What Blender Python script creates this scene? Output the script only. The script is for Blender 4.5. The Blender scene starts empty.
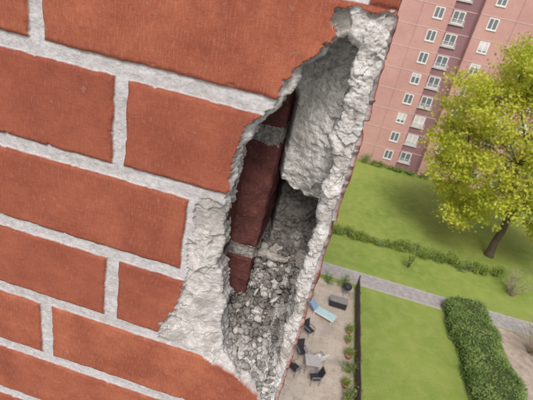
import bpy, math, random
import numpy as np
from mathutils import Vector, Matrix
random.seed(7); RNG=np.random.default_rng(11)
S=bpy.context.scene
H=17.5
# ------------------------------------------------------------ helpers
def link(o,parent=None):
    bpy.context.collection.objects.link(o)
    if parent is not None: o.parent=parent
    return o
def empty(name,loc=(0,0,0)):
    e=bpy.data.objects.new(name,None); e.location=loc; e.empty_display_size=.2
    return link(e)
def np_mesh(name,V,Fc,mat=None,parent=None,smooth=False,attrs=None,loc=None):
    V=np.asarray(V,dtype=np.float32); Fc=np.asarray(Fc,dtype=np.int32)
    me=bpy.data.meshes.new(name); n=Fc.shape[1]
    me.vertices.add(len(V)); me.vertices.foreach_set('co',V.ravel())
    me.loops.add(Fc.size); me.loops.foreach_set('vertex_index',Fc.ravel())
    me.polygons.add(len(Fc)); me.polygons.foreach_set('loop_start',np.arange(0,Fc.size,n,dtype=np.int32))
    me.update(calc_edges=True)
    if smooth: me.polygons.foreach_set('use_smooth',np.ones(len(Fc),dtype=bool))
    if attrs:
        for k,a in attrs.items():
            at=me.attributes.new(k,'FLOAT','POINT'); at.data.foreach_set('value',np.asarray(a,dtype=np.float32))
    if mat: me.materials.append(mat)
    o=bpy.data.objects.new(name,me)
    if loc is not None: o.location=loc
    return link(o,parent)
class MB:
    "collects boxes / quads / tubes into one mesh"
    def __init__(s): s.v=[];s.f=[];s.m=[]
    def box(s,x0,x1,y0,y1,z0,z1,m=0):
        b=len(s.v)
        s.v+=[(x,y,z) for z in (z0,z1) for y in (y0,y1) for x in (x0,x1)]
        for q in [(0,2,3,1),(4,5,7,6),(0,1,5,4),(2,6,7,3),(0,4,6,2),(1,3,7,5)]:
            s.f.append(tuple(b+i for i in q)); s.m.append(m)
    def quad(s,a,b_,c,d,m=0):
        b=len(s.v); s.v+=[a,b_,c,d]; s.f.append((b,b+1,b+2,b+3)); s.m.append(m)
    def tube(s,pts,rad,n=6,m=0):
        b=len(s.v); pts=[Vector(p) for p in pts]
        for i,p in enumerate(pts):
            d=(pts[min(i+1,len(pts)-1)]-pts[max(i-1,0)]).normalized()
            u=d.cross(Vector((.13,.97,.2))).normalized(); w=d.cross(u)
            for k in range(n):
                a=2*math.pi*k/n; s.v.append(tuple(p+(u*math.cos(a)+w*math.sin(a))*rad[i]))
        for i in range(len(pts)-1):
            for k in range(n):
                s.f.append((b+i*n+k,b+i*n+(k+1)%n,b+(i+1)*n+(k+1)%n,b+(i+1)*n+k)); s.m.append(m)
        s.f.append(tuple(b+k for k in range(n))[::-1]); s.m.append(m)
        s.f.append(tuple(b+(len(pts)-1)*n+k for k in range(n))); s.m.append(m)
    def make(s,name,mats,parent=None,bevel=0,smooth=False,loc=None):
        me=bpy.data.meshes.new(name); me.from_pydata(s.v,[],s.f); 
        for m in mats: me.materials.append(m)
        me.polygons.foreach_set('material_index',s.m)
        if smooth: me.polygons.foreach_set('use_smooth',[True]*len(s.f))
        me.update(); o=bpy.data.objects.new(name,me)
        if loc is not None: o.location=loc
        link(o,parent)
        if bevel:
            b=o.modifiers.new('b','BEVEL'); b.width=bevel; b.segments=2; b.limit_method='ANGLE'
        return o
def hash2(i,j,seed):
    h=(i*374761393+j*668265263+seed*974711)&0x7fffffff
    h=((h^(h>>13))*1274126177)&0x7fffffff; return h^(h>>16)
def perlin(x,y,scale,seed=0):
    x=np.asarray(x)/scale+seed*17.31+500; y=np.asarray(y)/scale+seed*9.77+500
    xi=np.floor(x).astype(np.int64); yi=np.floor(y).astype(np.int64); xf=x-xi; yf=y-yi
    u=xf*xf*xf*(xf*(xf*6-15)+10); v=yf*yf*yf*(yf*(yf*6-15)+10)
    def g(i,j,fx,fy):
        a=(hash2(i,j,seed)%4096)/4096*2*math.pi
        return np.cos(a)*fx+np.sin(a)*fy
    n00=g(xi,yi,xf,yf);n10=g(xi+1,yi,xf-1,yf);n01=g(xi,yi+1,xf,yf-1);n11=g(xi+1,yi+1,xf-1,yf-1)
    return ((n00*(1-u)+n10*u)*(1-v)+(n01*(1-u)+n11*u)*v)*1.5
def fbm(x,y,scale,octv=4,seed=0,gain=.5):
    t=0;a=1
    for o in range(octv):
        t=t+a*perlin(x,y,scale/2**o,seed+o*3); a*=gain
    return t
def facet(x,y,scale,seed=0,tilt=.9):
    "broken-stone noise: nearest jittered cell gives a tilted plane; returns about -1..1"
    x=x/scale+700+seed*3.1; y=y/scale+700+seed*5.7
    xi=np.floor(x).astype(np.int64); yi=np.floor(y).astype(np.int64)
    bd=np.full(x.shape,9.); out=np.zeros(x.shape)
    for di in (-1,0,1):
        for dj in (-1,0,1):
            i=xi+di;j=yi+dj; h1=hash2(i,j,seed); h2=hash2(i,j,seed+91); h3=hash2(i,j,seed+177)
            cx=i+.1+.8*(h1%1021)/1021; cy=j+.1+.8*(h2%1021)/1021
            dx=x-cx;dy=y-cy; d=dx*dx+dy*dy
            a=(h3%997)/997*6.283; v=((h1//1021)%1000)/500-1+tilt*(np.cos(a)*dx+np.sin(a)*dy)*2
            m=d<bd; out=np.where(m,v,out); bd=np.where(m,d,bd)
    return out
def sst(a,b,x):
    t=np.clip((x-a)/(b-a),0,1); return t*t*(3-2*t)
def blur(A,n=1):
    for _ in range(n):
        P=np.pad(A,1,mode='edge'); A=(P[1:-1,1:-1]*4+P[:-2,1:-1]*2+P[2:,1:-1]*2+P[1:-1,:-2]*2+P[1:-1,2:]*2+P[:-2,:-2]+P[2:,2:]+P[:-2,2:]+P[2:,:-2])/16
    return A
def poly_sd(px,pz,poly):
    "signed distance, negative inside"
    d=np.full(px.shape,1e9); ins=np.zeros(px.shape,bool); n=len(poly)
    for i in range(n):
        ax,az=poly[i]; bx,bz=poly[(i+1)%n]; ex,ez=bx-ax,bz-az
        t=np.clip(((px-ax)*ex+(pz-az)*ez)/(ex*ex+ez*ez),0,1)
        d=np.minimum(d,np.hypot(px-ax-t*ex,pz-az-t*ez))
        if az!=bz:
            c=((az>pz)!=(bz>pz))&(px<(bx-ax)*(pz-az)/(bz-az)+ax); ins^=c
    return np.where(ins,-d,d)
# ------------------------------------------------------------ material helpers
class NT:
    def __init__(s,name):
        s.mat=bpy.data.materials.new(name); s.mat.use_nodes=True; s.n=s.mat.node_tree.nodes; s.l=s.mat.node_tree.links
        s.b=s.n['Principled BSDF']
        s.tc=s.n.new('ShaderNodeTexCoord')
    def add(s,t,**k):
        n=s.n.new(t)
        for a,v in k.items(): setattr(n,a,v)
        return n
    def set(s,sock,v):
        if isinstance(v,bpy.types.NodeSocket): s.l.new(v,sock)
        else: sock.default_value=v
    def noise(s,scale,detail=4,rough=.55,vec=None,mapscale=None,out='Fac'):
        n=s.add('ShaderNodeTexNoise'); n.inputs['Scale'].default_value=scale; n.inputs['Detail'].default_value=detail; n.inputs['Roughness'].default_value=rough
        v=vec or s.tc.outputs['Object']
        if mapscale:
            m=s.add('ShaderNodeMapping'); m.inputs['Scale'].default_value=mapscale; s.l.new(v,m.inputs['Vector']); v=m.outputs[0]
        s.l.new(v,n.inputs['Vector']); return n.outputs[out]
    def ramp(s,v,a,b,o0=0.,o1=1.):
        n=s.add('ShaderNodeMapRange'); n.inputs[1].default_value=a;n.inputs[2].default_value=b;n.inputs[3].default_value=o0;n.inputs[4].default_value=o1
        s.l.new(v,n.inputs[0]); return n.outputs[0]
    def mix(s,f,a,b,mode='MIX'):
        n=s.add('ShaderNodeMix',data_type='RGBA',blend_type=mode)
        s.set(n.inputs[0],f)
        for i,v in ((6,a),(7,b)):
            if isinstance(v,(tuple,list)): v=tuple(v)+(1,) if len(v)==3 else v
            s.set(n.inputs[i],v)
        return n.outputs[2]
    def math(s,op,a,b=0.):
        n=s.add('ShaderNodeMath',operation=op); s.set(n.inputs[0],a); s.set(n.inputs[1],b); return n.outputs[0]
    def attr(s,name):
        n=s.add('ShaderNodeAttribute',attribute_name=name); return n.outputs['Fac']
    def bump(s,h,strength,dist,prev=None):
        n=s.add('ShaderNodeBump'); n.inputs['Strength'].default_value=strength; n.inputs['Distance'].default_value=dist; s.l.new(h,n.inputs['Height'])
        if prev: s.l.new(prev,n.inputs['Normal'])
        return n.outputs[0]
    def done(s,col,rough=.8,nrm=None,spec=.3):
        if isinstance(col,(tuple,list)): col=tuple(col)+(1,) if len(col)==3 else col
        s.set(s.b.inputs['Base Color'],col); s.set(s.b.inputs['Roughness'],rough); s.b.inputs['Specular IOR Level'].default_value=spec
        if nrm: s.l.new(nrm,s.b.inputs['Normal'])
        return s.mat
def simple(name,col,rough=.7,var=.15,scale=5,bump=0,spec=.3,metal=0):
    t=NT(name); n=t.noise(scale,3)
    c=t.mix(t.ramp(n,.3,.7),tuple(x*(1-var) for x in col),tuple(min(1,x*(1+var)) for x in col))
    t.b.inputs['Metallic'].default_value=metal
    return t.done(c,rough,t.bump(n,.5,bump) if bump else None,spec)
# --- close-up masonry material
def mat_wall():
    t=NT('masonry'); br=t.attr('brick'); bk=t.attr('broken'); tone=t.attr('tone'); dk=t.attr('dark'); gr=t.attr('dull')
    n1=t.noise(20,3,.6); n2=t.noise(230,3,.62); n3=t.noise(1100,2,.6); st=t.noise(1,2,.6,mapscale=(900,200,120)); n4=t.noise(55,3,.65)
    c=t.mix(t.ramp(n1,.34,.66),(.245,.070,.040),(.375,.122,.068))
    c=t.mix(t.math('MULTIPLY',t.ramp(n4,.48,.70),.45),c,(.21,.057,.036))
    c=t.mix(t.math('MULTIPLY',t.ramp(n2,.5,.75),.40),c,(.225,.060,.038))
    c=t.mix(t.math('MULTIPLY',t.ramp(st,.50,.72),.36),c,(.48,.22,.15))
    c=t.mix(t.math('MULTIPLY',t.ramp(n3,.62,.75),.5),c,(.12,.04,.030))
    c=t.mix(tone,c,t.mix(.75,c,(.205,.055,.038)))
    c=t.mix(t.math('MULTIPLY',t.ramp(t.math('ADD',n4,t.math('MULTIPLY',n2,.5)),.90,1.05),.35),c,(.47,.33,.28))
    c=t.mix(t.math('MULTIPLY',dk,.6),c,(.10,.035,.026))
    m=t.mix(t.ramp(n2,.3,.72),(.37,.36,.37),(.53,.52,.53))
    m=t.mix(t.math('MULTIPLY',t.ramp(n3,.55,.72),.5),m,(.66,.64,.63))
    m=t.mix(t.math('MULTIPLY',t.ramp(n1,.45,.75),.5),m,(.33,.295,.28))
    m=t.mix(t.math('MULTIPLY',t.ramp(n4,.55,.75),.3),m,(.24,.21,.20))
    w=t.mix(t.ramp(n2,.35,.65),(.42,.405,.39),(.62,.605,.59))
    w=t.mix(t.ramp(gr,.0,1.,0,.8),w,(.29,.27,.255))
    w=t.mix(t.math('MULTIPLY',t.ramp(n4,.5,.72),.35),w,(.36,.31,.28))
    w=t.mix(t.math('MULTIPLY',t.ramp(n3,.57,.70),.6),w,(.20,.18,.165))
    col=t.mix(bk,t.mix(br,m,c),w)
    nr=t.bump(t.math('ADD',n2,t.math('MULTIPLY',n3,.6)),.7,.0009)
    return t.done(col,.92,nr,.15)
M_wall=mat_wall()
def mat_fill():
    t=NT('crumbled_mortar'); wh=t.attr('white')
    n1=t.noise(60,2,.6); n2=t.noise(300,3,.65); n3=t.noise(1000,2,.7)
    w=t.mix(t.ramp(n2,.35,.62),(.50,.48,.46),(.78,.77,.75))
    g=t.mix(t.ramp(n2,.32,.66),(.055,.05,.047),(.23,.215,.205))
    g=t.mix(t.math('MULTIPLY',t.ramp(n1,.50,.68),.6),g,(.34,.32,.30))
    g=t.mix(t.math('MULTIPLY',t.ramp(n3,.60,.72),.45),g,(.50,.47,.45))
    return t.done(t.mix(wh,g,w),.92,t.bump(t.math('ADD',n2,n3),.8,.0016),.15)
M_fill=mat_fill()
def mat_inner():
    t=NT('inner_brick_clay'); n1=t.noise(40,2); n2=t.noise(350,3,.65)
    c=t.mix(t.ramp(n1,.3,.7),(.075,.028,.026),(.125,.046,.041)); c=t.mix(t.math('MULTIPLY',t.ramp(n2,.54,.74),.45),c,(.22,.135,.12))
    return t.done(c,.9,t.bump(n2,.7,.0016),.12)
M_inner=mat_inner()
# ------------------------------------------------------------ close brick wall
house=empty('brick_building',(0,0,H))
mm=.001
B=[(-14,5),(-13,-5),(-13,-14),(-23,-25),(-32,-33),(-38,-44),(-41,-56),(-42,-67),(-52,-73),(-60,-83),(-60,-96),(-64,-114),(-63,-135),(-66,-151),(-88,-149),(-89,-229),(-91,-244),(-92,-271),(-106,-294),(-107,-316),(-72,-317),(-45,-324),(-17,-333),(9,-350),(14,-372),(40,-385),(40,8),(-3,10)]
HO=[(-5,-7),(-17,-20),(-27,-31),(-31,-48),(-38,-62),(-47,-73),(-55,-83),(-58,-96),(-61,-113),(-61,-139),(-64,-158),(-62,-182),(-62,-213),(-56,-233),(-49,-254),(-48,-285),(-39,-314),(-17,-333),(7,-339),(15,-324),(14,-278),(11,-250),(13,-225),(9,-202),(12,-172),(11,-139),(7,-118),(9,-93),(3,-74),(5,-53),(6,-32),(5,-14)]
B=[(a*mm,b*mm) for a,b in B]; HO=[(a*mm,b*mm) for a,b in HO]
ROWP=.083; Z0=.019
def row_bricks(k):
    zt=Z0+ROWP-ROWP*k-.006; zb=zt-.071
    pat=[-.089,-.230,-.159,-.089,-.159,-.230][k%6] if k>=0 else -.159
    xs=[pat-.25*i for i in range(3)]
    L=[(pat+.006,.0235)]+[(x-.25+.006,x-.006) for x in xs]
    return zb,zt,L
st=.00065
gx=np.arange(-.335,.0262,st); gz=np.arange(-.545,.065,st)
X,Z=np.meshgrid(gx,gz); nz,nx=X.shape
wx=X+.0008*fbm(X,Z,.014,3,1); wz=Z+.0008*fbm(X,Z,.016,3,5)
sd=np.full(X.shape,1.); tone=np.zeros(X.shape)
rects=[]
for k in range(-1,9):
    zb,zt,L=row_bricks(k); rects+=[(x0,x1,zb,zt) for x0,x1 in L]
rects.append((.001,.0235,.0125,.09))
for (x0,x1,zb,zt) in rects:
        j=[random.uniform(-.0012,.0012) for _ in range(4)]
        cx,cz=(x0+x1)/2,(zb+zt)/2; hx,hz=(x1-x0)/2+j[0],(zt-zb)/2+j[1]*.6
        qx=np.abs(wx-cx-j[2])-hx; qz=np.abs(wz-cz-j[3]*.6)-hz
        d=np.minimum(np.maximum(qx,qz),0)+np.hypot(np.maximum(qx,0),np.maximum(qz,0))
        tn=random.random()**1.3
        tone=np.where(d<sd,tn,tone); sd=np.minimum(sd,d)
# small chips knocked off the brick edges
sd=np.maximum(sd,np.where(sd>-.004,.0022*np.clip((perlin(X,Z,.010,70)-.55)*3,0,1)+sd,sd))
sx_,sz_=X+.002*perlin(X,Z,.006,2),Z+.002*perlin(X,Z,.007,12)
fc0=facet(X+.004*perlin(X,Z,.012,2),Z+.004*perlin(X,Z,.012,8),.022,3,.8)
fc1=facet(sx_,sz_,.011,5); fc2=facet(sx_,sz_,.0050,9); fc3=facet(X+.0006*perlin(X,Z,.002,3),Z,.0024,13)
rag=.0030*fbm(X,Z,.018,4,21,.55)+.0006*fc2
dB=poly_sd(X,Z,B)+rag
ragh=.0032*fbm(X,Z,.018,4,31,.5)
dH=poly_sd(X,Z,HO)+ragh
brick=sst(.0004,-.0005,sd)
D=np.where(sd<0,.0014*np.exp(-(sd/.0018)**2),0)
D+=.0006*fbm(X,Z,.04,3,3)+.00010*fbm(X,Z,.004,2,8)
pits=np.clip(perlin(X,Z,.0035,60)-.86,0,1); D+=brick*pits*.004
mort=.0030+.0006*fbm(X,Z,.012,4,12)+.0002*perlin(X,Z,.0018,14)+.004*np.clip(perlin(X,Z,.006,15)-.8,0,1)
D=D*brick+mort*(1-brick)
broken=sst(.0003,-.0005,dB)
soft=fbm(X,Z,.035,3,50); rub1=sst(-.1,.5,perlin(X,Z,.022,55))
sand=.00016*perlin(X,Z,.0019,52)+.00012*perlin(X,Z,.0013,54)
left=.0050+.0014*soft+.0016*fc0+(.0010*fc1+.0005*fc2)*rub1+.00022*fc3+sand+sst(.0,-.03,dB)*.002+sst(.015,0.,dH)*.003
right=.0020+.0012*soft+.0012*fc0+(.0015*fc1+.0007*fc2)*(.3+.7*rub1)+.00035*fc3+sand+sst(.006,0,dH)*.0025
wl=sst(-.012,.0,X)
zone=np.maximum(left*(1-wl)+right*wl,-.0008)
D=D*(1-broken)+zone*broken
lip=sst(.0022,-.0010,dH); D=D+lip*.0022
broken=np.maximum(broken,sst(.0016,.0002,dH)*.9)
edge=.0230+.0010*fbm(Z,Z*0,.03,4,80,.6)-.0024*np.clip(perlin(Z,Z*0,.03,83),0,1)*(Z<.01)+.0005*fc2*(Z<.01)
cor=sst(-.0016,.0006,X-edge); D=D+cor*cor*.02
dark=np.exp(-(sd/.0013)**2)*brick*(1-broken)*np.clip(.5+perlin(X,Z,.01,90),0,1)
dark=np.clip(np.maximum(dark,pits*2*brick),0,1)
dull=np.clip(sst(.0,.8,fbm(X,Z,.03,3,95))+sst(.1,.9,fc0)*.3+sst(.2,.9,fc1)*.3+lip*.6,0,1)  # greyer at random, in deeper facets and round the hole lip
keepv=(dH>-.0003)&(X<edge+.0009)
idx=np.arange(nz*nx).reshape(nz,nx)
kf=keepv[:-1,:-1]&keepv[:-1,1:]&keepv[1:,1:]&keepv[1:,:-1]
Fc=np.stack([idx[:-1,:-1][kf],idx[:-1,1:][kf],idx[1:,1:][kf],idx[1:,:-1][kf]],1)
gzd,gxd=np.gradient(blur(dH,4),st); gl=np.hypot(gxd,gzd)+1e-6; gxd/=gl; gzd/=gl
PX,PZ=X.copy(),Z.copy()
E=np.concatenate([Fc[:,[0,1]],Fc[:,[1,2]],Fc[:,[2,3]],Fc[:,[3,0]]]); key=np.minimum(E[:,0],E[:,1]).astype(np.int64)*(nz*nx)+np.maximum(E[:,0],E[:,1])
uq,first,cnt=np.unique(key,return_index=True,return_counts=True); BE=E[first[cnt==1]]
fd=dH.ravel(); fX=X.ravel(); BE=BE[(np.abs(fd[BE])<.0025).all(1)&(fX[BE]<.0185).all(1)]
bvi=np.unique(BE); m=np.zeros(nz*nx,bool); m[bvi]=True; m=m.reshape(nz,nx)
PX[m]-=gxd[m]*dH[m]*.95; PZ[m]-=gzd[m]*dH[m]*.95
used=np.zeros(nz*nx,bool); used[Fc.ravel()]=True; remap=np.cumsum(used)-1
V=np.stack([PX.ravel(),D.ravel(),PZ.ravel()],1)[used]
U_=lambda a:a.ravel()[used]
A={'brick':U_(brick*(1-broken)),'broken':U_(broken),'tone':U_(tone),'dark':U_(dark),'dull':U_(dull)}
bx,bz,by=PX.ravel()[bvi],PZ.ravel()[bvi],D.ravel()[bvi]; ox,oz=gxd.ravel()[bvi],gzd.ravel()[bvi]
loc=-np.ones(nz*nx,dtype=np.int64); loc[bvi]=np.arange(len(bvi))
prev=remap[bvi]; allV=[V]; allF=[remap[Fc]]; nb=len(V)
for dep in (.0012,.0026,.0042,.006,.008,.0105,.013,.016,.0195,.023):
    out=.0022*perlin(bx+dep*1.3,bz+dep,.007,64)+.0012*perlin(bx,bz+dep*2,.0035,65)+.0022*min(1,dep/.006)*.6
    ring=np.stack([bx+ox*out,by+dep,bz+oz*out],1); cur=np.arange(nb,nb+len(bvi)); nb+=len(bvi); allV.append(ring)
    a_,b_=loc[BE[:,0]],loc[BE[:,1]]
    allF.append(np.stack([prev[b_],prev[a_],cur[a_],cur[b_]],1)); prev=cur
    for k_,v_ in (('brick',0),('broken',1),('tone',.5),('dark',0)): A[k_]=np.concatenate([A[k_],np.full(len(bvi),float(v_))])
    A['dull']=np.concatenate([A['dull'],np.clip(.5+.5*perlin(bx,bz+dep,.008,66),0,1)])
np_mesh('brick_facing',np.concatenate(allV),np.concatenate(allF),M_wall,house,True,A)
# --- side face (return of the corner)
gy=np.arange(.003,.16,.0012); gz2=np.arange(-.545,.065,.001)
Y,Z2=np.meshgrid(gy,gz2); sd=np.full(Y.shape,1.); tone=np.zeros(Y.shape)
for k in range(-1,9):
    zb,zt,L=row_bricks(k); sh=[.09,.2,.13][k%3]
    for (y0,y1) in [(.003,sh),(sh+.012,sh+.25)]:
        qx=np.abs(Y+.0012*perlin(Y,Z2,.01,3)-(y0+y1)/2)-(y1-y0)/2; qz=np.abs(Z2+.001*perlin(Y,Z2,.01,4)-(zb+zt)/2)-(zt-zb)/2
        d=np.maximum(qx,qz); tone=np.where(d<sd,random.random(),tone); sd=np.minimum(sd,d)
brick=sst(.0004,-.0006,sd)
start=.014+.012*fbm(Z2,Z2*0,.04,4,7,.6)+.02*sst(-.06,-.02,Z2)+.004*perlin(Y,Z2,.006,9)
br2=brick*sst(-.001,.001,Y-start)
XX=.0205+.0056*br2+.0008*fbm(Y,Z2,.01,3,6)
XX=np.where(Y<.006,XX-.001,XX)
n2,m2=Y.shape; idx=np.arange(n2*m2).reshape(n2,m2)
Fs=np.stack([idx[:-1,:-1].ravel(),idx[:-1,1:].ravel(),idx[1:,1:].ravel(),idx[1:,:-1].ravel()],1)
np_mesh('side_facing',np.stack([XX.ravel(),Y.ravel(),Z2.ravel()],1),Fs,M_wall,house,True,{'brick':br2.ravel(),'broken':(1-sst(-.001,.001,Y-start)).ravel()*.9,'tone':tone.ravel(),'dark':np.zeros(Y.size),'dull':np.full(Y.size,.5)})
# --- back of the cavity + rubble floor
gx=np.arange(-.085,.0205,.0006); gz3=np.arange(-.375,.045,.0006)
X3,Z3=np.meshgrid(gx,gz3)
zc=[-.375,-.350,-.335,-.300,-.262,-.246,-.240,-.236,-.228,-.158,-.146,-.10,-.03,.045]
yc=[ .010, .012, .018, .046, .078, .090, .092, .115, .122, .118, .080,.068,.058,.05]
zw=Z3+.007*fbm(X3,Z3,.03,3,100)+.25*(X3+.03)*sst(-.2,-.15,Z3)
Yb=np.interp(zw,zc,yc)
rub=sst(-.238,-.250,Z3)
qx_,qz_=X3+.003*perlin(X3,Z3,.006,4),Z3+.002*perlin(X3,Z3,.005,44)
f1=facet(qx_,qz_,.012,21); f2=facet(qx_,qz_,.0050,25); f3=facet(X3,Z3,.0022,29)
Yb+= rub*(.0055*fbm(X3,Z3,.022,4,110,.6)-.0030*f1-.0020*f2-.0010*f3)+(1-rub)*blur(.0050*fbm(X3,Z3,.035,4,130,.5)-.0022*f1*sst(-.1,.5,perlin(X3,Z3,.03,7))-.0006*f2,1)
Yb-=.018*sst(-.03,.012,X3)*(1-rub)*sst(-.17,-.12,Z3)
Yb-=.022*sst(-.262,-.32,Z3)*sst(-.005,.015,X3)
Yb+=.03*sst(-.030,-.040,X3)*(1-rub)*sst(-.05,-.07,Z3)
Yb=np.maximum(Yb,.004)
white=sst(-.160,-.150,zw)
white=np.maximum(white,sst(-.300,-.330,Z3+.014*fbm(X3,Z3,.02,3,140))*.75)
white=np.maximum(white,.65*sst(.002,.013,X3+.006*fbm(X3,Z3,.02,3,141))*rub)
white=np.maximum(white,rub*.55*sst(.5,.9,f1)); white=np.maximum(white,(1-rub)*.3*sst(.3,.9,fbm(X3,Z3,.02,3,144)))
n3_,m3_=X3.shape; idx=np.arange(n3_*m3_).reshape(n3_,m3_)
Fb=np.stack([idx[:-1,:-1].ravel(),idx[:-1,1:].ravel(),idx[1:,1:].ravel(),idx[1:,:-1].ravel()],1)
np_mesh('cavity_filling',np.stack([X3.ravel(),Yb.ravel(),Z3.ravel()],1),Fb,M_fill,house,True,{'white':white.ravel()})
import bmesh
bm=bmesh.new(); bmesh.ops.create_icosphere(bm,subdivisions=1,radius=1); bv=np.array([v.co[:] for v in bm.verts]); bf=np.array([[v.index for v in f.verts] for f in bm.faces]); bm.free()
VV=[];FF=[];WW=[];base=0
for i in range(3000):
    zz=random.uniform(-.350,-.240); xx=random.uniform(-.062,.019)
    if zz<-.30 and xx<-.045: continue
    if i>2850: zz=random.uniform(-.250,-.238)
    iy=int(np.clip((zz+.375)/.0006,0,n3_-1)); ix=int(np.clip((xx+.085)/.0006,0,m3_-1)); y=Yb[iy,ix]
    s=.00045+.0052*random.random()**6
    v=bv*np.array([random.uniform(.6,1.5),random.uniform(.5,1.1),random.uniform(.4,1.)])*s
    v=v*(1+.22*RNG.standard_normal((len(bv),1)))
    ang=random.uniform(0,6.28); ca,sa=math.cos(ang),math.sin(ang); v=v@np.array([[ca,0,sa],[0,1,0],[-sa,0,ca]])
    VV.append(v+np.array([xx,y-s*.25,zz+s*.2])); FF.append(bf+base); base+=len(bv); WW.append(np.full(len(bv),random.choice([0,0,0,.1,.3,.6])+.25*white[iy,ix]))
np_mesh('mortar_rubble',np.concatenate(VV),np.concatenate(FF),M_fill,house,False,{'white':np.concatenate(WW)})
tex=bpy.data.textures.new('rough','CLOUDS'); tex.noise_scale=.012; tex.noise_depth=4
def rough(o,lv,strg):
    s=o.modifiers.new('s','SUBSURF'); s.subdivision_type='SIMPLE'; s.levels=lv; s.render_levels=lv
    d=o.modifiers.new('d','DISPLACE'); d.texture=tex; d.strength=strg; d.texture_coords='LOCAL'; d.mid_level=.5
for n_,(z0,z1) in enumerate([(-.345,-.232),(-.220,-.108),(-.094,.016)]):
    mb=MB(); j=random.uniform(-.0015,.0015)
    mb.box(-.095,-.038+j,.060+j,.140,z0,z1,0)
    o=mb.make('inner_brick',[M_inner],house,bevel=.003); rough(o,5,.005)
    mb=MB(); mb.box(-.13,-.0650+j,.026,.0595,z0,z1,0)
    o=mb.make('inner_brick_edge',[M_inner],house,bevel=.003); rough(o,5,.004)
def mat_bed():
    t=NT('old_bed_mortar'); n2=t.noise(300,3,.65)
    return t.done(t.mix(t.ramp(n2,.35,.65),(.14,.13,.12),(.32,.30,.285)),.95,t.bump(n2,.9,.002),.1)
M_bed=mat_bed()
for z0,z1 in [(-.234,-.218),(-.110,-.092)]:
    mb=MB(); mb.box(-.10,-.0385,.0615,.139,z0,z1); o=mb.make('bed_joint',[M_bed],house); rough(o,6,.009)
    mb=MB(); mb.box(-.13,-.0660,.028,.0610,z0,z1); o=mb.make('bed_joint',[M_bed],house); rough(o,6,.006)
mb=MB(); mb.box(-.042,.019,.0880,.118,-.2450,-.2400); o=mb.make('mortar_ledge',[simple('dusty_mortar',(.34,.315,.295),.95,.35,160,.001)],house,bevel=.001); rough(o,6,.006)
# --- remaining wall surface (lower detail, beyond the close-up)
def mat_far(axis):
    t=NT('brickwork_'+axis); sx=t.add('ShaderNodeSeparateXYZ'); t.l.new(t.tc.outputs['Object'],sx.inputs[0])
    cb=t.add('ShaderNodeCombineXYZ'); t.l.new(t.math('ADD',sx.outputs['X' if axis=='x' else 'Y'],.236+50),cb.inputs[0]); t.l.new(t.math('ADD',sx.outputs['Z'],-.019+83*.5),cb.inputs[1])
    b=t.add('ShaderNodeTexBrick'); t.l.new(cb.outputs[0],b.inputs['Vector']); b.inputs['Scale'].default_value=1; b.inputs['Brick Width'].default_value=.25; b.inputs['Row Height'].default_value=.083; b.inputs['Mortar Size'].default_value=.006; b.inputs['Mortar Smooth'].default_value=.1
    b.inputs['Color1'].default_value=(.33,.105,.06,1); b.inputs['Color2'].default_value=(.25,.072,.042,1); b.inputs['Mortar'].default_value=(.44,.43,.44,1)
    n=t.noise(250,3); c=t.mix(t.ramp(n,.3,.7,0,.35),b.outputs['Color'],(.25,.12,.09))
    return t.done(c,.88,t.bump(t.math('ADD',t.math('MULTIPLY',b.outputs['Fac'],-1),t.math('MULTIPLY',n,.3)),.8,.003),.25)
mfx,mfy=mat_far('x'),mat_far('y')
xl,xr,zl,zh=-18,.0215,-H,16
px,pz0,pz1=-.334,-.544,.064
mb=MB()
def q(x0,x1,z0,z1): mb.quad((x0,.0012,z0),(x1,.0012,z0),(x1,.0012,z1),(x0,.0012,z1),0)
q(xl,px,zl,pz0);q(px,xr,zl,pz0);q(xl,px,pz0,pz1);q(xl,px,pz1,zh);q(px,xr,pz1,zh)
for z0,z1 in ((zl,pz0),(pz1,zh)): mb.quad((xr,.0012,z0),(xr,11,z0),(xr,11,z1),(xr,.0012,z1),1)
mb.quad((xr,.158,pz0),(xr,11,pz0),(xr,11,pz1),(xr,.158,pz1),1)
mb.quad((xl,11,zl),(xl,.0012,zl),(xl,.0012,zh),(xl,11,zh),1)
mb.quad((xr,11,zl),(xl,11,zl),(xl,11,zh),(xr,11,zh),0)
mb.quad((xl,.0012,zh),(xr,.0012,zh),(xr,11,zh),(xl,11,zh),2)
mb.make('outer_walls',[mfx,mfy,simple('roof_felt',(.06,.06,.06))],house)

# ------------------------------------------------------------ ground
def mat_grass():
    t=NT('lawn_grass'); n1=t.noise(.16,3,.6); n2=t.noise(1.3,4,.65); n3=t.noise(14,4,.75)
    c=t.mix(t.ramp(n1,.35,.65),(.20,.29,.055),(.31,.38,.085))
    c=t.mix(t.ramp(n2,.42,.68,0,.6),c,(.39,.42,.14)); c=t.mix(t.ramp(n3,.42,.68,0,.6),c,(.12,.195,.035))
    return t.done(c,.9,t.bump(n3,.9,.06),.15)
M_grass=mat_grass()
def sheet(name,x0,x1,y0,y1,z,mat,th=None):
    mb=MB(); 
    if th: mb.box(x0,x1,y0,y1,z-th,z)
    else: mb.quad((x0,y0,z),(x1,y0,z),(x1,y1,z),(x0,y1,z))
    return mb.make(name,[mat])
sheet('ground',-400,600,-300,700,0,M_grass)
sheet('bounce_ground',-60,60,-70,11.5,.008,simple('bounce_grey',(.36,.35,.34),.9,.2,1.5,.004))  # unseen grey sheet, added to cut green lawn bounce onto the wall
M_path=simple('path_asphalt',(.33,.31,.30),.9,.2,3,.004)
M_kerb=simple('concrete_edging',(.40,.38,.36),.9,.15,6)
sheet('path',-30,60,26.3,27.85,.02,M_path,.03)
mb=MB(); mb.box(-30,60,26.2,26.3,-.05,.05); mb.box(-30,60,27.85,27.95,-.05,.05); mb.make('path_edging',[M_kerb])
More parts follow.
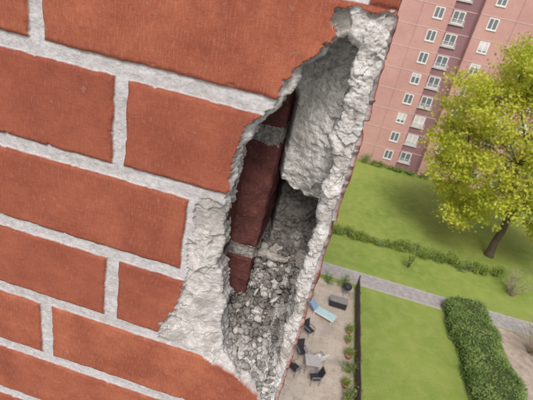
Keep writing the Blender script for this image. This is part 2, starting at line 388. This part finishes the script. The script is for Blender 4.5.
def mat_paving():
    t=NT('paving_slabs'); b=t.add('ShaderNodeTexBrick'); t.l.new(t.tc.outputs['Object'],b.inputs['Vector']); b.offset=0
    b.inputs['Scale'].default_value=1;b.inputs['Brick Width'].default_value=.5;b.inputs['Row Height'].default_value=.5;b.inputs['Mortar Size'].default_value=.008
    b.inputs['Color1'].default_value=(.50,.43,.35,1);b.inputs['Color2'].default_value=(.42,.355,.285,1);b.inputs['Mortar'].default_value=(.29,.24,.19,1)
    c=t.mix(t.ramp(t.noise(1.3,4,.6),.35,.7,0,.65),b.outputs['Color'],(.56,.49,.41)); c=t.mix(t.ramp(t.noise(7,4),.5,.75,0,.5),c,(.24,.20,.15)); c=t.mix(t.ramp(t.noise(.7,3),.5,.65,0,.5),c,(.25,.22,.19))
    return t.done(c,.9)
sheet('patio',-6,5.1,12,25.6,.05,mat_paving(),.08)

# ------------------------------------------------------------ foliage helpers
def mat_leaf(name,a,b,tr=.35):
    t=NT(name); v=t.attr('lv'); c=t.mix(v,a,b)
    t.set(t.b.inputs['Base Color'],c); t.b.inputs['Roughness'].default_value=.6; t.b.inputs['Specular IOR Level'].default_value=.2
    tl=t.add('ShaderNodeBsdfTranslucent'); t.l.new(c,tl.inputs[0]); mx=t.add('ShaderNodeMixShader'); mx.inputs[0].default_value=tr
    out=t.n['Material Output']; t.l.new(t.b.outputs[0],mx.inputs[1]); t.l.new(tl.outputs[0],mx.inputs[2]); t.l.new(mx.outputs[0],out.inputs[0])
    return t.mat
def leaves(name,C,size,mat,parent=None,jit=.4,lv=None,up=0.):
    C=np.asarray(C); n=len(C); 
    nr=RNG.standard_normal((n,3)); nr[:,2]+=up; nr/=np.linalg.norm(nr,axis=1)[:,None]
    t=np.cross(nr,RNG.standard_normal((n,3))); t/=np.linalg.norm(t,axis=1)[:,None]; b=np.cross(nr,t)
    s=(size*(1+jit*RNG.uniform(-1,1,n)))[:,None]
    V=np.stack([C-t*s*.5,C+b*s*.30-t*s*.05,C+t*s*.55,C-b*s*.30-t*s*.05],1).reshape(-1,3)
    Fq=np.arange(4*n).reshape(n,4)
    l=RNG.uniform(0,1,n) if lv is None else np.clip(lv+RNG.uniform(-.25,.25,n),0,1)
    return np_mesh(name,V,Fq,mat,parent,False,{'lv':np.repeat(l,4)})
M_bark=simple('bark',(.10,.075,.055),.9,.3,6,.02)
tree=empty('maple_tree',(0,0,0))
TB=Vector((18.7,37.9,0)); C0=Vector((17.9,37.9,11.0)); RAD=Vector((8.6,7.5,9.3))
mb=MB()
fork=TB+Vector((-.15,0,4.8))
mb.tube([TB+Vector((0,0,-.2)),TB+Vector((0,0,.3)),TB+Vector((-.1,0,1.6)),TB+Vector((.05,0,3)),fork],[.55,.42,.34,.32,.30],10)
mains=[]
for i in range(9):
    a=i/9*6.28+random.uniform(-.2,.2); rr=random.uniform(.35,.7)
    e=C0+Vector((math.cos(a)*RAD.x*rr,math.sin(a)*RAD.y*rr,random.uniform(-.35,.5)*RAD.z))
    p=[fork+Vector((0,0,random.uniform(-1.0,.3)))]
    for t_ in (.3,.6,1): 
        q_=fork.lerp(e,t_)+Vector((random.uniform(-.4,.4),random.uniform(-.4,.4),1.0*math.sin(t_*3.14)+random.uniform(-.3,.3))); p.append(q_)
    mb.tube(p,[.19,.14,.10,.06],7); mains.append(p)
cl=[];lvl=[];tries=0
cents=[]
while len(cents)<225 and tries<16000:
    tries+=1
    d=Vector((random.gauss(0,1),random.gauss(0,1),random.gauss(0,1))).normalized(); r_=random.uniform(.35,1.0)**.5
    c=C0+Vector((d.x*RAD.x*r_,d.y*RAD.y*r_,d.z*RAD.z*r_))
    if c.z<2.6 : continue
    if c.z<6.6 and c.y<39 and abs(c.x-17.8)<2.6: continue
    if c.z<5.5 and (c.xy-TB.xy).length<3.2: continue
    if any((c-k).length<1.2 for k in cents): continue
    cents.append(c)
for c in cents:
    best=min((q_ for p in mains for q_ in p[1:]),key=lambda q_:(q_-c).length)
    mid=best.lerp(c,.5)+Vector((random.uniform(-.4,.4),random.uniform(-.4,.4),random.uniform(0,.5)))
    mb.tube([best,mid,c],[.05,.035,.015],5)
    R_=random.uniform(.75,1.35); n=int(340*R_**2)
    sub=[c+Vector((random.gauss(0,.6),random.gauss(0,.6),random.gauss(0,.4)))*R_ for _ in range(9)]
    tonec=random.uniform(.25,.9)
    for s_ in sub:
        pts=np.array(s_[:])+RNG.standard_normal((n//9,3))*np.array([.36,.36,.22])*R_
        cl.append(pts); lvl.append(np.full(len(pts),tonec))
mb.make('trunk',[M_bark],tree,smooth=True)
leaves('foliage',np.concatenate(cl),.24,mat_leaf('spring_leaves',(.40,.46,.045),(.70,.70,.11),.45),tree,lv=np.concatenate(lvl),up=.7)
M_hl=mat_leaf('hedge_leaves',(.14,.23,.065),(.31,.41,.13),.25)
M_core=simple('hedge_twigs',(.05,.07,.02),1,.3,4)
def hedge(name,x0,x1,y0,y1,h,dens=260,size=.075,mat=None,wob=.12):
    e=empty(name); nseg=max(6,int((y1-y0)/.5)); m_=14; V=[];F=[]; prof=[]
    for i in range(m_+1):
        a=math.pi*i/m_; prof.append((-math.copysign(abs(math.cos(a))**.6,math.cos(a)),abs(math.sin(a))**.55))
    def pt(u,y,sc=1.):
        i=u*m_; i0=min(int(i),m_-1); f=i-i0; px_=prof[i0][0]*(1-f)+prof[i0+1][0]*f; pz_=prof[i0][1]*(1-f)+prof[i0+1][1]*f
        w=wob*(math.sin(y*1.7+x0)+math.sin(y*.9+1.3+3*px_)+.7*math.sin(y*4.1+px_*5))
        endf=min(1,((min(y-y0,y1-y)+.02)/.5))**.4 if min(y-y0,y1-y)<.5 else 1
        return ((x0+x1)/2+px_*((x1-x0)/2+w*.5)*sc*endf, y, pz_*(h+w*.5)*sc*endf)
    for j in range(nseg+1):
        y=y0+(y1-y0)*j/nseg
        for i in range(m_+1): V.append(pt(i/m_,min(max(y,y0+.01),y1-.01),.93))
    for j in range(nseg):
        for i in range(m_):
            a_=j*(m_+1)+i; F.append((a_,a_+1,a_+m_+2,a_+m_+1))
    np_mesh('core',V,F,M_core,e,True)
    area=(y1-y0)*((x1-x0)+2*h); n=int(area*dens); P=[]
    for _ in range(n):
        y=random.uniform(y0,y1); u=random.random(); P.append(np.array(pt(u,y,random.uniform(.91,1.05)))+RNG.standard_normal(3)*.04)
    P=np.array(P); lv=.5+.45*fbm(P[:,0],P[:,1],1.2,3,3)
    leaves('leaves',P,size,mat or M_hl,e,up=.5,lv=lv)
    return e
hedge('clipped_hedge',11.9,14.9,14,27.2,1.25,dens=330,size=.10,wob=.2)
M_sl=mat_leaf('shrub_leaves',(.17,.26,.05),(.34,.42,.10),.3)
def shrub(name,x,y,rx,ry,h,n,size=.09,mat=None,twigs=12):
    e=empty(name); mb=MB()
    for i in range(twigs):
        a=random.uniform(0,6.28); k=random.uniform(.3,.9)
        mb.tube([(x,y,-.05),(x+math.cos(a)*rx*k*.5,y+math.sin(a)*ry*k*.5,h*.5),(x+math.cos(a)*rx*k,y+math.sin(a)*ry*k,h*random.uniform(.7,1))],[.03,.02,.008],5)
    mb.make('twigs',[M_bark],e)
    P=[]; cs=[(random.gauss(0,.45),random.gauss(0,.45),random.uniform(.25,.95)) for _ in range(14)]
    for _ in range(n):
        c=random.choice(cs); g=RNG.standard_normal(3)*np.array([.22*rx,.22*ry,.16*h]); P.append(np.array([x+c[0]*rx,y+c[1]*ry,c[2]*h])+g)
    P=np.array(P); P[:,2]=np.abs(P[:,2])
    leaves('leaves',P,size,mat or M_sl,e,up=.5); return e
xs=-2.
while xs<19:
    shrub('shrub',xs,33.7+random.uniform(-.3,.3),random.uniform(.7,1.0),.6,random.uniform(.5,1.1),1300,.10,random.choice([M_hl,M_sl,M_sl]))
    xs+=random.uniform(.8,1.2)
shrub('young_tree',9.8,30.9,.55,.55,1.9,420,.11,M_sl,6)
for x_,h_ in ((6.2,1.4),(7.6,.7),(8.6,.8),(10.2,.6),(11.6,.7),(13,.6),(15,.8),(17.2,.9),(19,.7)): shrub('shrub',x_,57.6,.9,.6,h_,500,.15,random.choice([M_hl,M_sl]))
M_tw=simple('bare_twigs',(.30,.24,.19),.9,.25,6)
for bx_,by_ in ((18.6,31.4),(17.6,24.2),(18.8,22.0)):
    e=empty('bare_bush'); mb=MB()
    for i in range(34):
        a=random.uniform(0,6.28); k=random.uniform(.5,1.9); h_=random.uniform(1.,2.4)
        p0=Vector((bx_+random.uniform(-.2,.2),by_+random.uniform(-.2,.2),-.05)); p2=p0+Vector((math.cos(a)*k,math.sin(a)*k,h_)); p1=p0.lerp(p2,.5)+Vector((random.uniform(-.2,.2),random.uniform(-.2,.2),.2))
        mb.tube([p0,p1,p2],[.025,.016,.006],4)
        for _ in range(3):
            s0=p1.lerp(p2,random.random()); mb.tube([s0,s0+Vector((random.uniform(-.6,.6),random.uniform(-.6,.6),random.uniform(.2,.6)))],[.010,.004],4)
    mb.make('twigs',[M_tw],e)
    leaves('buds',np.array([bx_,by_,1.4])+RNG.standard_normal((500,3))*np.array([.9,.9,.5]),.08,M_sl,e)
sheet('planting_bed',15.6,24,18,26.1,.012,simple('bed_soil',(.38,.31,.25),1,.3,2,.03))
# ------------------------------------------------------------ apartment building
apt=empty('apartment_building')
def mat_fac(name,c1,c2):
    t=NT(name); sx=t.add('ShaderNodeSeparateXYZ'); t.l.new(t.tc.outputs['Object'],sx.inputs[0])
    n=t.noise(.35,3); n2=t.noise(5,3)
    c=t.mix(t.ramp(n,.3,.7),c1,c2); c=t.mix(t.ramp(n2,.4,.7,0,.25),c,tuple(x*.7 for x in c1))
    w=t.math('FRACT',t.math('MULTIPLY',sx.outputs['Z'],1/.30)); c=t.mix(t.ramp(w,.0,.12,.22,0),c,(.52,.45,.43))
    return t.done(c,.85)
M_pink=mat_fac('pink_brick_facade',(.46,.255,.235),(.53,.315,.285)); M_plum=mat_fac('plum_panel',(.23,.125,.145),(.28,.155,.175));  # pink made paler, slight haze put into the facade colour
M_band=simple('storey_band',(.55,.40,.375),.8,.1,2)
M_wf=simple('white_window_frame',(.80,.80,.80),.5,.04,3)
M_gl=NT('window_glass').done((.14,.16,.18),.12,None,.6)
M_cur=simple('curtain',(.55,.55,.55),.8,.2,1)
SH=2.75; FY=58.7; NS=12
mb=MB()
mb.box(-40,10.9,FY,FY+12,-.3,NS*SH+1.2,0)
mb.box(10.9,14.2,FY+.9,FY+12,-.3,NS*SH+1.2,1)
mb.box(14.2,45,FY-.25,FY+12,-.3,NS*SH+1.2,0)
mb.box(-40,45,FY+.3,FY+11.5,NS*SH+1.2,NS*SH+1.5,2)
for k in range(1,NS+1):
    z=k*SH-.12
    mb.box(-40,10.9,FY-.03,FY,z,z+.10,2); mb.box(14.2,45,FY-.28,FY-.25,z,z+.10,2); mb.box(10.905,14.195,FY+.86,FY+.9,z,z+.10,2)
for x in [-30,-25,-20,-15,-10,-5,0,3.6,7.2]: mb.box(x-.02,x+.02,FY-.02,FY-.001,-.2,NS*SH+1,1)
for x in [18.5,26,34,38]: mb.box(x-.02,x+.02,FY-.27,FY-.251,-.2,NS*SH+1,1)
mb.make('walls',[M_pink,M_plum,M_band],apt)
def win(mb,x,z,y,w,h,parts=2):
    f=.10
    mb.box(x-w/2-.04,x+w/2+.04,y-.10,y,z-h/2-.08,z-h/2-.02,0)
    mb.box(x-w/2,x+w/2,y-.02,y-.002,z-h/2,z+h/2,1)
    if random.random()<.35:
        fr=random.uniform(.3,.9); mb.box(x-w/2+f,x+w/2-f,y-.026,y-.0205,z+h/2-h*fr,z+h/2-f,2)
    mb.box(x-w/2,x-w/2+f,y-.06,y-.003,z-h/2,z+h/2,0); mb.box(x+w/2-f,x+w/2,y-.06,y-.003,z-h/2,z+h/2,0)
    mb.box(x-w/2+f,x+w/2-f,y-.058,y-.003,z-h/2,z-h/2+f,0); mb.box(x-w/2+f,x+w/2-f,y-.058,y-.003,z+h/2-f,z+h/2,0)
    for i in range(1,parts):
        xx=x-w/2+w*i/parts; mb.box(xx-f*.45,xx+f*.45,y-.056,y-.003,z-h/2+f,z+h/2-f,0)
mb=MB()
for k in range(NS):
    z=k*SH+1.85
    for x in (-36,-32,-27,-22,-17,-12,-7,-2,9.4): win(mb,x,z,FY,1.2,1.35)
    for x in (16.0,21.6,24.8,29,33,37,41): win(mb,x,z,FY-.25,1.2,1.35)
    win(mb,12.0,z,FY+.9,1.5,1.45,2)
    for r_ in (.25,.5,.75): mb.box(11.1,12.9,FY+.70,FY+.73,z-1.0+r_-.02,z-1.0+r_+.02,0)
    for xx in (11.1,11.7,12.3,12.87): mb.box(xx,xx+.03,FY+.705,FY+.725,z-.9,z-.20,0)
    mb.box(11.02,12.98,FY+.70,FY+.899,z-.95,z-.88,0)
mb.make('windows',[M_wf,M_gl,M_cur],apt)
pts=[]
for i in range(12000):
    x=random.uniform(-120,200); pts.append((x,95+random.gauss(0,4),abs(random.gauss(0,1))*4+ (4+3*math.sin(x*.13)+2*math.sin(x*.37))*random.random()))
leaves('distant_trees',pts,1.8,M_hl,up=.3)
# ------------------------------------------------------------ patio objects
M_dark=simple('dark_wicker',(.035,.033,.035),.7,.3,20); M_metal=simple('grey_metal',(.35,.36,.37),.4,.1,10,metal=.6)
M_white=simple('white_plastic',(.75,.75,.74),.5,.05,5); M_turq=simple('turquoise_fabric',(.42,.60,.60),.8,.1,5); M_blue=simple('blue_fabric',(.24,.36,.48),.8,.1,5)
M_wood=simple('fence_wood',(.13,.10,.08),.85,.3,8)
mb=MB()
for i in range(7):
    y=13+i*2.08; mb.box(5.15,5.24,y,y+.09,0,1.3,0)
for i in range(6):
    y=13+i*2.08
    for k in range(17): mb.box(5.17,5.20,y+.10+k*.116,y+.10+k*.116+.105,.08,1.22+.04*math.sin(k*.37),0)
    mb.box(5.205,5.235,y+.10,y+2.07,.3,.38,0); mb.box(5.205,5.235,y+.10,y+2.07,1.0,1.08,0)
mb.make('wooden_fence',[M_wood])
def chair(x,y,rot,m):
    e=empty('garden_chair',(x,y,.05)); e.rotation_euler=(0,0,rot); mb=MB()
    for sx in (-.25,.25):
        for sy in (-.24,.24): mb.tube([(sx,sy,0),(sx,sy,.62 if sy<0 else .60)],[.018,.018],6,1)
        mb.box(sx-.03,sx+.03,-.26,.26,.62,.65,1)
    mb.make('legs',[m,M_metal],e)
    mb=MB(); mb.box(-.23,.23,-.25,.22,.40,.46); mb.make('seat',[m],e,bevel=.02)
    mb=MB(); mb.quad((-.23,.22,.45),(.23,.22,.45),(.23,.36,1.0),(-.23,.36,1.0)); mb.quad((-.23,.26,.45),(-.23,.40,1.0),(.23,.40,1.0),(.23,.26,.45)); mb.quad((-.23,.36,1.0),(.23,.36,1.0),(.23,.40,1.0),(-.23,.40,1.0)); mb.quad((-.23,.22,.45),(-.23,.36,1.),(-.23,.40,1.),(-.23,.26,.45)); mb.quad((.23,.22,.45),(.23,.26,.45),(.23,.40,1.),(.23,.36,1.)); mb.make('backrest',[m],e)
chair(1.95,17.3,.5,M_dark); chair(1.75,16.0,2.6,M_dark); chair(2.9,15.8,-1.2,M_dark); chair(3.0,17.2,-2.4,M_white); chair(2.2,19.2,.9,M_dark)
def table(name,x,y,w,l,top,rot=0):
    e=empty(name,(x,y,.05)); e.rotation_euler=(0,0,rot); mb=MB(); mb.box(-w/2,w/2,-l/2,l/2,.70,.74); mb.make('top',[top],e,bevel=.01)
    mb=MB()
    for sx in (-1,1):
        for sy in (-1,1): mb.box(sx*(w/2-.08)-.025,sx*(w/2-.08)+.025,sy*(l/2-.08)-.025,sy*(l/2-.08)+.025,0,.70)
    mb.make('legs',[M_metal],e); return e
table('garden_table',2.6,16.6,.8,.8,simple('grey_tabletop',(.42,.40,.38)),.2)
e=empty('sun_lounger',(2.9,21.3,.05)); e.rotation_euler=(0,0,1.2); mb=MB(); mb.box(-.33,.33,-.9,.5,.30,.36); 
for sx in (-.3,.3):
    for sy in (-.8,.45): mb.box(sx-.02,sx+.02,sy-.02,sy+.02,0,.30)
mb.make('frame',[M_white],e)
mb=MB(); mb.box(-.30,.30,-.88,.45,.365,.43); mb.make('cushion',[M_turq],e,bevel=.03)
mb=MB(); mb.quad((-.30,.46,.37),(.30,.46,.37),(.30,.95,.80),(-.30,.95,.80)); mb.quad((-.30,.50,.33),(-.30,.99,.76),(.30,.99,.76),(.30,.50,.33)); mb.make('headrest',[M_blue],e)
def revolve(name,prof,mat,parent,n=20,loc=None):
    V=[];F=[]
    for r_,z_ in prof:
        for k in range(n): V.append((r_*math.cos(6.2832*k/n),r_*math.sin(6.2832*k/n),z_))
    for i in range(len(prof)-1):
        for k in range(n): F.append((i*n+k,i*n+(k+1)%n,(i+1)*n+(k+1)%n,(i+1)*n+k))
    return np_mesh(name,V,F,mat,parent,True,loc=loc)
e=empty('kettle_barbecue',(4.4,24.3,.05))
revolve('bowl',[(0.001,.55),(.18,.58),(.29,.70),(.31,.80),(.31,.82),(.29,.92),(.2,1.02),(.05,1.07),(.001,1.07)],M_dark,e)
mb=MB(); 
for a in (0,2.1,4.2): mb.tube([(.2*math.cos(a),.2*math.sin(a),.62),(.33*math.cos(a),.33*math.sin(a),0)],[.015,.015],6)
mb.make('legs',[M_metal],e)
e=empty('storage_box',(3.9,22.9,.05)); mb=MB(); mb.box(-.6,.6,-.3,.3,0,.5); mb.make('body',[M_dark],e,bevel=.02); mb=MB(); mb.box(-.63,.63,-.33,.33,.505,.56); mb.make('lid',[simple('grey_lid',(.24,.23,.22),.6)],e,bevel=.02)
TC=simple('terracotta',(.30,.15,.09))
for x_,y_,r_ in ((4.75,20.5,.22),(4.7,19.6,.18),(4.75,18.4,.25),(4.6,16.2,.2),(1.9,22.8,.2),(4.7,14.8,.24)):
    e=empty('plant_pot',(x_,y_,.05)); revolve('pot',[(.001,0),(r_*.7,0),(r_,r_*1.5),(r_*.9,r_*1.5),(r_*.85,r_*1.3),(.001,r_*1.3)],TC,e)
    P=RNG.standard_normal((260,3))*r_*np.array([.6,.6,.6])+np.array([0,0,r_*2.2]); leaves('leaves',P,.09,M_sl,e)
for sx_,sy_,h_ in ((4.2,25.2,1.2),(3.0,25.3,.9),(4.8,17.3,.9),(4.85,15.4,.9)): shrub('shrub',sx_,sy_,.5,.35,h_,500,.08,M_hl)
# ------------------------------------------------------------ light
SE,SA=math.radians(50),math.radians(180)
w=bpy.data.worlds.new('World'); S.world=w; w.use_nodes=True; nt=w.node_tree; bg=nt.nodes['Background']
sky=nt.nodes.new('ShaderNodeTexSky'); sky.sky_type='NISHITA'; sky.sun_disc=False; sky.sun_elevation=SE; sky.sun_rotation=SA; sky.dust_density=4.0; sky.air_density=1.0
nt.links.new(sky.outputs[0],bg.inputs[0]); bg.inputs[1].default_value=.15
sd_=Vector((math.sin(SA)*math.cos(SE),math.cos(SA)*math.cos(SE),math.sin(SE)))
L=bpy.data.lights.new('sun','SUN'); L.energy=2.5; L.angle=math.radians(20); L.color=(1,.95,.90)
lo=bpy.data.objects.new('sun',L); lo.rotation_euler=sd_.to_track_quat('Z','Y').to_euler(); lo.location=(0,-20,60); link(lo)
# ------------------------------------------------------------ camera
p=math.radians(25.4); r=math.radians(13.0); h=math.radians(6.4)
head=Vector((-math.sin(h),math.cos(h),0)); R0=Vector((math.cos(h),math.sin(h),0)); ZZ=Vector((0,0,1))
Fw=head*math.cos(p)-ZZ*math.sin(p); U0=head*math.sin(p)+ZZ*math.cos(p)
Rr=R0*math.cos(r)+U0*math.sin(r); Uu=-R0*math.sin(r)+U0*math.cos(r)
cd=bpy.data.cameras.new('camera'); cd.lens=27.0; cd.sensor_width=36; cd.clip_start=.02; cd.clip_end=2000
cd.dof.use_dof=True; cd.dof.focus_distance=.36; cd.dof.aperture_fstop=20
co=bpy.data.objects.new('camera',cd)
M=Matrix((Rr,Uu,-Fw)).transposed().to_4x4(); M.translation=Vector((0,-.281,H)); co.matrix_world=M
link(co); S.camera=co
S.view_settings.view_transform='Standard'; S.view_settings.look='None'; S.view_settings.exposure=0
